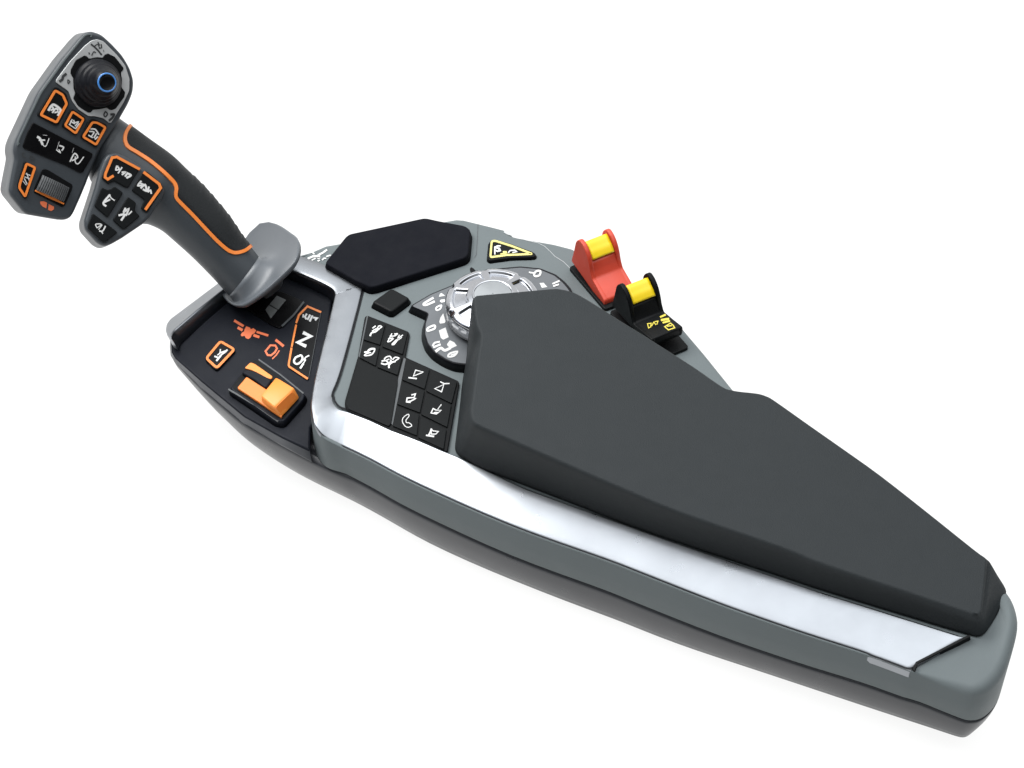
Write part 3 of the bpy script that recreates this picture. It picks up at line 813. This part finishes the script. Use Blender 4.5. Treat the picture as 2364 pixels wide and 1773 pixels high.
# ------------------------------------------------------------------ joystick
ja = Vector((-.70, .35, .62)).normalized()
base = ZP(.014).at((565, 640))
vd = (CAM - base).normalized()
gm = (vd - ja * vd.dot(ja)).normalized()
G = Plane(base, gm)
Rp = [(262, 262), (284, 279), (300, 290), (345, 323), (395, 359), (431, 393), (467, 427), (499, 463), (530, 501), (557, 541), (577, 567), (597, 592)]
Lp_ = [(190, 365), (203, 400), (215, 425), (262, 470), (318, 512), (345, 519), (374, 533), (404, 558), (445, 595), (483, 633), (509, 661), (528, 683)]
Rp = [(560 - 560 + x, y) for x, y in Rp]
NSG = 16
Rf = catmull(Rp, NSG); Lf = catmull(Lp_, NSG)
NT = 64
secs = []
for a, b in zip(Rf, Lf):
    r3, l3 = G.at(a), G.at(b)
    c = (r3 + l3) / 2; w = (r3 - l3) / 2
    secs.append((c, w, gm * w.length * .86))
grip_rings = [[c + w * math.cos(2 * math.pi * k / NT) + d * math.sin(2 * math.pi * k / NT) for k in range(NT)] for c, w, d in secs]
# flange
nf = (ja + vd * .42).normalized()
fl_px = [(512, 664), (515.4, 686), (533, 702), (550, 706), (567, 702.7), (604, 677.6), (639, 647), (674, 612.6), (687, 590), (691, 565), (685, 548), (672.7, 537.9), (645.6, 519.6), (620.7, 511.7), (595.8, 517.3), (577.8, 535.4), (560, 560), (541, 590), (524, 625)]
FP = Plane(base - ja * .004, nf)
fo = [FP.to2(FP.at(p)) for p in catmull(fl_px, 6, True)]
if area2(fo) < 0: fo.reverse()
END = grip_rings[-1]
ec = sum(END, Vector()) / NT
def to_fp(P):   # slide along the stick axis to the flange plane
    t = (FP.o - P).dot(FP.n) / ja.dot(FP.n); return FP.to2(P + ja * t)
ctr = to_fp(ec)
def hit_poly(o, d, poly):
    best = None
    for i in range(len(poly)):
        a, b = poly[i], poly[(i + 1) % len(poly)]
        e = b - a; den = d.x * e.y - d.y * e.x
        if abs(den) < 1e-12: continue
        w = a - o
        t = (w.x * e.y - w.y * e.x) / den; s_ = (w.x * d.y - w.y * d.x) / den
        if t > 0 and -1e-6 <= s_ <= 1 + 1e-6 and (best is None or t > best): best = t
    return o + d * best if best else None
# use the outline's centroid as the pole if the stick's foot is too near its edge
rim = []
cc = sum(fo, Vector((0, 0))) / len(fo)
pole = ctr * .6 + cc * .4
for k in range(NT):
    g = to_fp(END[k]); d = (g - pole)
    d = d.normalized() if d.length > 1e-6 else Vector((1, 0))
    h = hit_poly(pole, d, fo)
    rim.append(h if h is not None else g)
fl = []
rim3 = [FP.to3(q) for q in rim]
for i in range(NT): pass
rimn = [(q - pole).normalized() for q in rim]
for t in (.0, .12, .28, .45, .62, .78, .9, 1.0):
    row = []
    for k in range(NT):
        a = END[k]; b = FP.to3(rim[k] - rimn[k] * .0016, .0002)
        c1 = FP.to3(to_fp(a) * .9 + rim[k] * .1, -.0035)
        row.append(a * (1 - t) ** 2 + c1 * 2 * t * (1 - t) + b * t * t)
    fl.append(row)
fl.append([FP.to3(rim[k] - rimn[k] * .0006, .0004) for k in range(NT)])
fl.append([FP.to3(rim[k] - rimn[k] * .0000, -.0006) for k in range(NT)])
fl.append([FP.to3(rim[k] - rimn[k] * .0006, -.0026) for k in range(NT)])
fl.append([FP.to3(rim[k] - rimn[k] * .0040, -.0046) for k in range(NT)])
fl.append([FP.to3(pole + (rim[k] - pole) * .35, -.0085) for k in range(NT)])
fl.append([FP.to3(pole + (rim[k] - pole) * .28, -.016) for k in range(NT)])
mb = MB()
mb.rings(grip_rings, 'stick')
stick = mb.build('joystick', root, 'grey joystick with a black rubber grip and orange piping')
gv = [p for r in grip_rings for p in r]; gf = []
for i in range(len(grip_rings) - 1):
    for j in range(NT):
        k = (j + 1) % NT
        gf.append((i * NT + j, i * NT + k, (i + 1) * NT + k, (i + 1) * NT + j))
bvh = BVHTree.FromPolygons(gv, gf)
mb = MB(); mb.rings(fl, 'rest'); mb.build('hand_rest', stick)
def nearest_sec(P):
    return min(range(len(secs)), key=lambda i: (secs[i][0] - P).length_squared)
def gnormal(P):
    c, w, d = secs[nearest_sec(P)]
    ax = ja; x = P - c; x = x - ax * x.dot(ax)
    return x.normalized()
def hit(px):
    loc, n_, i_, dist = bvh.ray_cast(CAM, ray(px).normalized())
    if loc is None:
        loc, n_, i_, dist = bvh.find_nearest(G.at(px))
    return loc, gnormal(loc)
orange_px = S('C', (225, 42), (185, 100), (168, 150), (168, 205), (200, 265), (290, 322), (410, 400), (530, 495), (630, 588), (675, 640), (692, 690), (688, 740), (692, 775), (720, 815), (850, 945), (1000, 1105), (1120, 1230), (1205, 1305), (1255, 1335), (1310, 1345), (1390, 1325), (1462, 1272))
opx = catmull(orange_px, 6)
# black rubber: from the piping round the far side of the grip
cross = []
for i in range(len(secs)):
    a = Vector(Lf[i]); b = Vector(Rf[i]); best = None
    for p, q in zip(opx, opx[1:]):
        p = Vector(p); q = Vector(q); e = q - p; d = b - a
        den = d.x * e.y - d.y * e.x
        if abs(den) < 1e-9: continue
        w = p - a
        t = (w.x * e.y - w.y * e.x) / den; s_ = (w.x * d.y - w.y * d.x) / den
        if 0 <= s_ <= 1 and 0 <= t <= 1.02 and (best is None or t < best): best = t
    cross.append(best)
ids = [i for i, t in enumerate(cross) if t is not None]
i0, i1 = min(ids), max(ids)
grooves = [i0 + (i1 - i0) * f for f in (.42, .49, .57, .65, .725, .80, .87, .94)]
NC = 40
mb = MB(); rr = []
for i in range(i0, i1 + 1):
    t = cross[i] if cross[i] is not None else 1.0
    th0 = math.acos(max(-1, min(1, 2 * t - 1)))
    c, w, d = secs[i]; row = []
    for k in range(NC):
        th = th0 + (-math.radians(150) - th0) * k / (NC - 1)
        pos = c + w * math.cos(th) + d * math.sin(th)
        nrm = (w.normalized() * math.cos(th) + d.normalized() * math.sin(th))
        lift = .0007
        dg = math.degrees(th)
        for g in grooves:
            gg = g + (dg - 10) * .08
            amp = max(0, 1 - abs(dg - 12) / 30.0)
            lift += -.0006 * amp * math.exp(-((i - gg) / .8) ** 2) + .0004 * amp * math.exp(-((i - gg - 2.2) / 1.4) ** 2)
        if k == 0 or k == NC - 1: lift = -.0004
        row.append(pos + nrm * lift)
    rr.append(row)
vs = [p for r in rr for p in r]; fs = []
for i in range(len(rr) - 1):
    for k in range(NC - 1):
        fs.append((i * NC + k, (i + 1) * NC + k, (i + 1) * NC + k + 1, i * NC + k + 1))
mb.add(vs, [f[::-1] for f in fs], 'rubber', True)
mb.build('rubber_grip', stick)
mb = MB()
mb.stroke(opx, 7.6, None, 'orange', .0011, False, .0016, hit=hit)
mb.build('orange_piping', stick)

# head
hp = (150, 300)
hc = G.at((235, 330))
hd = (CAM - G.at(hp)).normalized()
hr = (RT - hd * RT.dot(hd)).normalized()
hn = (hd + hr * .27).normalized()
HP = Plane(hc + hn * .020, hn)
head_px = S('A', (1165, 120), (1300, 160), (1440, 290), (1570, 430), (1665, 590), (1715, 750), (1705, 900), (1645, 1050), (1530, 1250), (1400, 1450)) + \
          S('B', (1290, 235), (1185, 480), (1105, 690), (1030, 870), (945, 1060), (900, 1125), (830, 1152), (745, 1148), (350, 1080), (300, 1045), (135, 840), (115, 780), (128, 690), (190, 370), (172, 280), (180, 200)) + \
          S('A', (210, 1500), (490, 900), (790, 480), (1000, 230), (1085, 145))
mb = MB()
mb.prism(head_px, HP, .022, .0022, 'stick', r=.003, seg=4)
# raised edge bead round the face
bead = [tuple(p) for p in rnd([Vector(p) for p in S('A', (1180, 160), (1090, 165), (1015, 250), (830, 480), (520, 910), (240, 1490), (215, 1590))], 10, 4)]
mb.stroke(bead, 3.0, HP, 'grey', .0006, False, .0006)
head = mb.build('control_head', stick, 'grey control head with a thumb stick and orange framed buttons')
hb = lambda h: HP.lift(h)
mb = MB()
mb.prism(S('A', (1240, 225), (1320, 250), (1500, 430), (1600, 560), (1655, 730), (1650, 880), (1580, 1030), (1420, 1290), (1395, 1290), (1320, 1232), (1210, 1207), (1130, 1205), (1000, 1120), (920, 1010), (875, 890), (850, 870), (710, 770), (722, 735), (900, 500), (1080, 310), (1170, 238)), hb(.0010), .001, .0003, 'silver_plate', r=.001)
mb.icon('A', hb(.0010), 'dprint', [([(1165, 290), (1230, 345), (1295, 420)], 22), ([(1250, 265), (1270, 300)], 16), ([(1210, 310), (1250, 290), (1270, 340)], 14), ([(1290, 290), (1295, 330), (1265, 340)], 16), ([(1320, 360), (1325, 385)], 8), ([(1135, 395), (1140, 415)], 14), ([(1170, 430), (1195, 385), (1220, 395)], 14),
                                   ([(840, 670), (805, 700), (795, 735), (765, 760)], 34), ([(865, 745), (890, 765), (870, 790)], 14, True), ([(1325, 1190), (1345, 1150), (1370, 1180), (1345, 1215)], 18, True), ([(1415, 1185), (1455, 1185), (1430, 1230), (1395, 1260)], 30)])
mb.build('silver_plate', stick)
mb = MB()
mb.prism(S('A', (1080, 430), (1110, 440), (1140, 472), (1230, 452), (1310, 458), (1340, 420), (1380, 405), (1470, 450), (1580, 590), (1575, 615), (1545, 650), (1560, 740), (1555, 840), (1600, 900), (1590, 960), (1480, 1110), (1430, 1130), (1400, 1125), (1365, 1100), (1260, 1120), (1190, 1125), (1160, 1160), (1120, 1160), (1000, 1080), (935, 980), (960, 910), (940, 850), (935, 720), (900, 660), (905, 610), (970, 490)), hb(.0014), .001, .0003, 'black', r=.0006)
HB = hb(.0014); bc = HB.at(S('A', (1248, 785))[0])
pxs = (HB.at((226, 192)) - HB.at((227, 192))).length
R0 = 300 / 5.53 * pxs
top_off = .019
prof = [(R0, 0), (R0 * 1.0, .0012), (R0 * .97, .0028), (R0 * .88, .0038), (R0 * .86, .0046), (R0 * .85, .0060), (R0 * .80, .0072), (R0 * .74, .0078), (R0 * .73, .0086), (R0 * .71, .0100), (R0 * .66, .0112), (R0 * .60, .0122), (R0 * .585, .0132), (R0 * .56, .0150), (R0 * .51, .0172), (R0 * .44, .0188), (R0 * .40, .0194)]
lathe(mb, prof, bc, hn, hr, 96, 'rim')
lathe(mb, [(R0 * .40, .0194), (R0 * .385, .0199), (R0 * .36, .0201), (R0 * .335, .0199)], bc, hn, hr, 96, 'blue')
lathe(mb, [(R0 * .335, .0199), (R0 * .32, .0194), (R0 * .2, .0190), (.00005, .0189)], bc, hn, hr, 96, 'gloss')
o = mb.build('thumb_stick', stick); weld(o)

def obutton(px_out, px_or, f, strokes, wo=5.0, lift=.0016, name='push_button', r=.0012, plane=HP, frame='A', or_closed=True, face='black', blobs=()):
    b = MB(); pl = plane.lift(lift)
    b.prism(S(frame, *px_out), pl, lift + .0004, .0005, face, r=r)
    if px_or:
        q = [Vector(p) for p in S(frame, *px_or)]
        q = rnd(q, 3.5, 3) if or_closed else [q[0]] + q[1:-1] + [q[-1]]
        b.stroke([tuple(p) for p in q], wo, pl, 'orange', .0005, or_closed, .0005)
    b.icon(f, pl, 'white', strokes, blobs)
    return b.build(name, stick)
obutton([(690, 830), (740, 840), (850, 920), (885, 1050), (840, 1140), (750, 1320), (700, 1320), (480, 1200), (485, 1170)], [(705, 880), (800, 935), (850, 1050), (720, 1285), (520, 1190)], 'A',
        [([(620, 1130), (650, 1080), (690, 1060), (770, 1120), (760, 1160)], 30), ([(650, 1130), (680, 1110), (660, 1080)], 22), ([(670, 1160), (710, 1110), (740, 1130)], 22), ([(700, 1160), (740, 1150)], 20), ([(740, 1195), (755, 1165)], 26)], 5.6)
obutton([(905, 1115), (940, 1118), (1095, 1225), (1090, 1260), (980, 1445), (950, 1445), (795, 1340), (800, 1310)], [(925, 1150), (1065, 1245), (965, 1425), (830, 1325)], 'A',
        [([(890, 1310), (920, 1250)], 16), ([(900, 1270), (950, 1300), (940, 1260)], 16), ([(960, 1330), (1000, 1280), (960, 1290)], 16), ([(1010, 1300), (965, 1365)], 14), ([(880, 1310), (960, 1365)], 12)], 5.0)
obutton([(1140, 1250), (1200, 1240), (1360, 1310), (1370, 1345), (1240, 1600), (1210, 1600), (1035, 1485), (1040, 1455)], [(1180, 1285), (1240, 1290), (1345, 1350), (1225, 1570), (1060, 1470)], 'A',
        [([(1160, 1370), (1215, 1375), (1260, 1440)], 18), ([(1140, 1400), (1200, 1410), (1170, 1460)], 16), ([(1130, 1450), (1180, 1480)], 16), ([(1200, 1480), (1230, 1430)], 18), ([(1215, 1500), (1245, 1470)], 20)], 5.2)
obutton([(350, 30 - 0), (420, -100), (1185, 300), (1180, 340), (1060, 540), (1020, 550), (830, 450), (300, 235), (290, 200)], None, 'B',
        [([(480, 90), (510, 110), (540, 180)], 30), ([(500, 130), (570, 130)], 20), ([(520, 160), (580, 210), (625, 110)], 12), ([(550, 65), (600, 70)], 5), ([(755, 150), (720, 260)], 5), ([(720, 255), (770, 290), (750, 250)], 14), ([(760, 200), (810, 220), (790, 260)], 18), ([(895, 400), (950, 300), (990, 350), (920, 390)], 18), ([(960, 340), (960, 410), (1000, 430), (1065, 345)], 14), ([(940, 230), (920, 290)], 4)],
        lift=.0009, name='display_strip', r=.0012, frame='B', face='gloss')
obutton([(315, 395), (465, 470), (460, 500), (350, 860), (320, 885), (235, 770), (225, 700)], [(340, 430), (445, 480), (320, 850), (245, 740), (252, 690)], 'B',
        [([(330, 560), (385, 580)], 12), ([(315, 600), (375, 620)], 12), ([(310, 620), (345, 690)], 12), ([(290, 650), (335, 705)], 8), ([(340, 550), (370, 640)], 10)], 5.2, frame='B')
mb = MB()
mb.icon('B', HP, 'dprint', [([(310, 290), (280, 305), (300, 340), (330, 350)], 10), ([(440, 360), (400, 380), (380, 350), (400, 330), (420, 350)], 10)], lift=.0006)
mb.build('printed_symbol', stick)
# thumbwheel in its recess
mb = MB()
mb.prism(S('B', (540, 500), (600, 500), (930, 700), (920, 760), (830, 970), (790, 985), (430, 800), (440, 740)), hb(.0006), .001, .0003, 'black', r=.0012)
a0, a1, b0, b1 = [hb(.0012).at(p) for p in S('B', (540, 575), (885, 740), (455, 765), (812, 920))]
nw = 14 * 10; vs = []; fs = []
rows = 5
for j in range(rows):
    t = j / (rows - 1)
    for i in range(nw + 1):
        s_ = i / nw
        p = (a0 * (1 - s_) + a1 * s_) * (1 - t) + (b0 * (1 - s_) + b1 * s_) * t
        h = .0034 * math.sin(math.pi * (.04 + .92 * s_)) ** .6
        ph = (s_ * 14) % 1
        h += .00075 * (sm_(ph, .1, .3) - sm_(ph, .7, .9))
        if j in (0, rows - 1): h -= .0006
        vs.append(p + hn * h)
for j in range(rows - 1):
    for i in range(nw):
        fs.append((j * (nw + 1) + i, (j + 1) * (nw + 1) + i, (j + 1) * (nw + 1) + i + 1, j * (nw + 1) + i + 1))
nv = len(vs)
for j in (0, rows - 1):
    o_ = len(vs)
    for i in range(nw + 1): vs.append(vs[j * (nw + 1) + i] - hn * (vs[j * (nw + 1) + i] - hb(.0004).o).dot(hn))
    for i in range(nw): fs.append((j * (nw + 1) + i, j * (nw + 1) + i + 1, o_ + i + 1, o_ + i))
mb.add(vs, fs, 'wheel', False)
mb.stroke(S('B', (450, 775), (620, 850), (805, 940)), [3.2, 6.5, 3.2], hb(.0006), 'orange', .0014, False, .0014)
mb.build('thumb_wheel', stick)
mb = MB()
mb.blob(S('B', (510, 915), (560, 910), (600, 930), (590, 1000), (545, 980), (515, 945)), HP, 'oprint', .0003)
mb.blob(S('B', (620, 945), (690, 980), (685, 1015), (650, 1035), (612, 1020)), HP, 'oprint', .0003)
mb.build('printed_symbol', stick)

# lower keypad of the joystick
kd = (CAM - G.at((270, 440))).normalized(); kr = (RT - kd * RT.dot(kd)).normalized()
kn = (kd + kr * .17 + UP * .08).normalized()
KP = Plane(G.at((300, 450)) + kn * .0255, kn)
kpx = S('B', (1440, 290), (1375, 310), (1325, 380), (1270, 520), (1215, 740), (1110, 1060), (1075, 1170), (1085, 1270), (1250, 1450), (1330, 1488), (1420, 1460), (1560, 1380), (1850, 1185), (1920, 1110), (2075, 870), (2110, 780), (2080, 700), (1870, 510), (1620, 340), (1510, 295))
mb = MB()
mb.prism(kpx, KP, .019, .0022, 'stick', r=.002, seg=4, draft=.0004)
mb.build('keypad_pod', stick, 'grey pod with five dark keys')
def kb(*a, **k): return obutton(*a, plane=KP, frame='B', **k)
kb([(1440, 320), (1500, 325), (1790, 490), (1640, 735), (1600, 730), (1460, 650), (1420, 665), (1380, 690), (1305, 620), (1310, 580)], [(1775, 498), (1490, 345), (1430, 355), (1345, 560), (1340, 605), (1375, 630), (1440, 590)], 'B',
   [([(1490, 460), (1480, 510), (1520, 500), (1500, 465)], 20), ([(1510, 550), (1555, 480)], 18), ([(1560, 570), (1600, 540), (1560, 540)], 22), ([(1600, 590), (1630, 550)], 24), ([(1620, 610), (1670, 580), (1640, 560)], 26)], 6.0, or_closed=False, face='key')
kb([(1840, 525), (1880, 530), (2060, 680), (2085, 740), (1880, 1060), (1800, 1010), (1820, 950), (1850, 890), (1680, 770)], [(1840, 545), (2030, 690), (2050, 740), (1860, 1010)], 'B',
   [([(1800, 655), (1760, 710), (1830, 700), (1790, 680)], 22), ([(1800, 740), (1850, 700), (1870, 760)], 26), ([(1830, 760), (1880, 780), (1900, 730)], 24), ([(1890, 790), (1920, 770), (1930, 810)], 22)], 6.4, or_closed=False, face='key')
kb([(1300, 730), (1370, 765), (1410, 755), (1465, 720), (1575, 800), (1380, 1110), (1360, 1105), (1205, 970)], None, 'B',
   [([(1400, 830), (1320, 930), (1350, 970)], 26), ([(1340, 920), (1400, 890)], 22), ([(1400, 840), (1420, 870), (1460, 900)], 14)], face='key')
kb([(1635, 850), (1740, 930), (1720, 1030), (1790, 1100), (1590, 1265), (1560, 1260), (1440, 1150)], None, 'B',
   [([(1520, 1090), (1590, 1080), (1550, 1150)], 26), ([(1600, 1000), (1580, 1050), (1640, 1010), (1610, 1090)], 24), ([(1640, 1080), (1680, 1040)], 18)], face='key')
kb([(1185, 1060), (1505, 1305), (1350, 1430), (1310, 1430), (1125, 1260), (1120, 1225)], None, 'B',
   [([(1240, 1250), (1220, 1205), (1280, 1200), (1300, 1220)], 14), ([(1240, 1250), (1300, 1210), (1260, 1270)], 12), ([(1345, 1230), (1310, 1290), (1270, 1290)], 18), ([(1290, 1290), (1310, 1320)], 14)], face='key')

# ------------------------------------------------------------------ small marks on the body
root['label'] = 'grey tractor control armrest with joystick, silver trim and black pad on a glowing white backdrop'
root['category'] = 'control armrest'

# ------------------------------------------------------------------ backdrop
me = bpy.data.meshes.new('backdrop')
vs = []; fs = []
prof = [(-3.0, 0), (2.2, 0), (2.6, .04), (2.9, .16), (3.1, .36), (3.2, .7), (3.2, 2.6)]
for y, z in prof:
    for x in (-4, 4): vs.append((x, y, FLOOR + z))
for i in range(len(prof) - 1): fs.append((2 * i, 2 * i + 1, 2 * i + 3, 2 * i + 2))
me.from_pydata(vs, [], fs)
M['glow_white'] = mat('glowing_white', (.14, .14, .139), .7, var=.004, spec=.1)
pb = M['glow_white'].node_tree.nodes['Principled BSDF']; pb.inputs['Emission Color'].default_value = (1, 1, .995, 1); pb.inputs['Emission Strength'].default_value = .82  # glow added to wash out floor shadows and light the body from below
me.materials.append(M['glow_white'])
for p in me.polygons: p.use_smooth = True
bd = bpy.data.objects.new('glow_backdrop', me); COL.objects.link(bd); bd['kind'] = 'structure'

# ------------------------------------------------------------------ light
w = bpy.data.worlds.new('World'); sc.world = w; w.use_nodes = True
nt = w.node_tree; bg = nt.nodes['Background']
tc = nt.nodes.new('ShaderNodeTexCoord')
dt = nt.nodes.new('ShaderNodeVectorMath'); dt.operation = 'DOT_PRODUCT'; dt.inputs[1].default_value = Vector((.05, .13, 1.0)).normalized()
nt.links.new(tc.outputs['Generated'], dt.inputs[0])
mr = nt.nodes.new('ShaderNodeMapRange'); mr.inputs['From Min'].default_value = .58; mr.inputs['From Max'].default_value = 1.0
mr.inputs['To Min'].default_value = .03; mr.inputs['To Max'].default_value = 3.0
nt.links.new(dt.outputs['Value'], mr.inputs['Value']); nt.links.new(mr.outputs['Result'], bg.inputs['Strength'])
bg.inputs['Color'].default_value = (.95, .975, 1.0, 1)
def area(name, loc, target, size, power, col=(1, 1, 1)):
    l = bpy.data.lights.new(name, 'AREA'); l.shape = 'RECTANGLE'; l.size, l.size_y = size; l.energy = power; l.color = col
    o = bpy.data.objects.new(name, l); COL.objects.link(o); o.location = loc
    o.rotation_euler = (Vector(target) - Vector(loc)).to_track_quat('-Z', 'Y').to_euler()
    return o
area('key_softbox', (-.78, .42, 1.3), (.03, 0, 0), (1.1, .8), 21, (1, .99, .97))
area('side_softbox', (-1.2, -.1, .9), (-.1, 0, 0), (.7, .9), 2, (.85, .9, 1))

sc.view_settings.view_transform = 'Standard'; sc.view_settings.look = 'None'; sc.view_settings.gamma = 1; sc.view_settings.use_curve_mapping = False
sc.view_settings.exposure = .15
sc.render.engine = 'CYCLES'
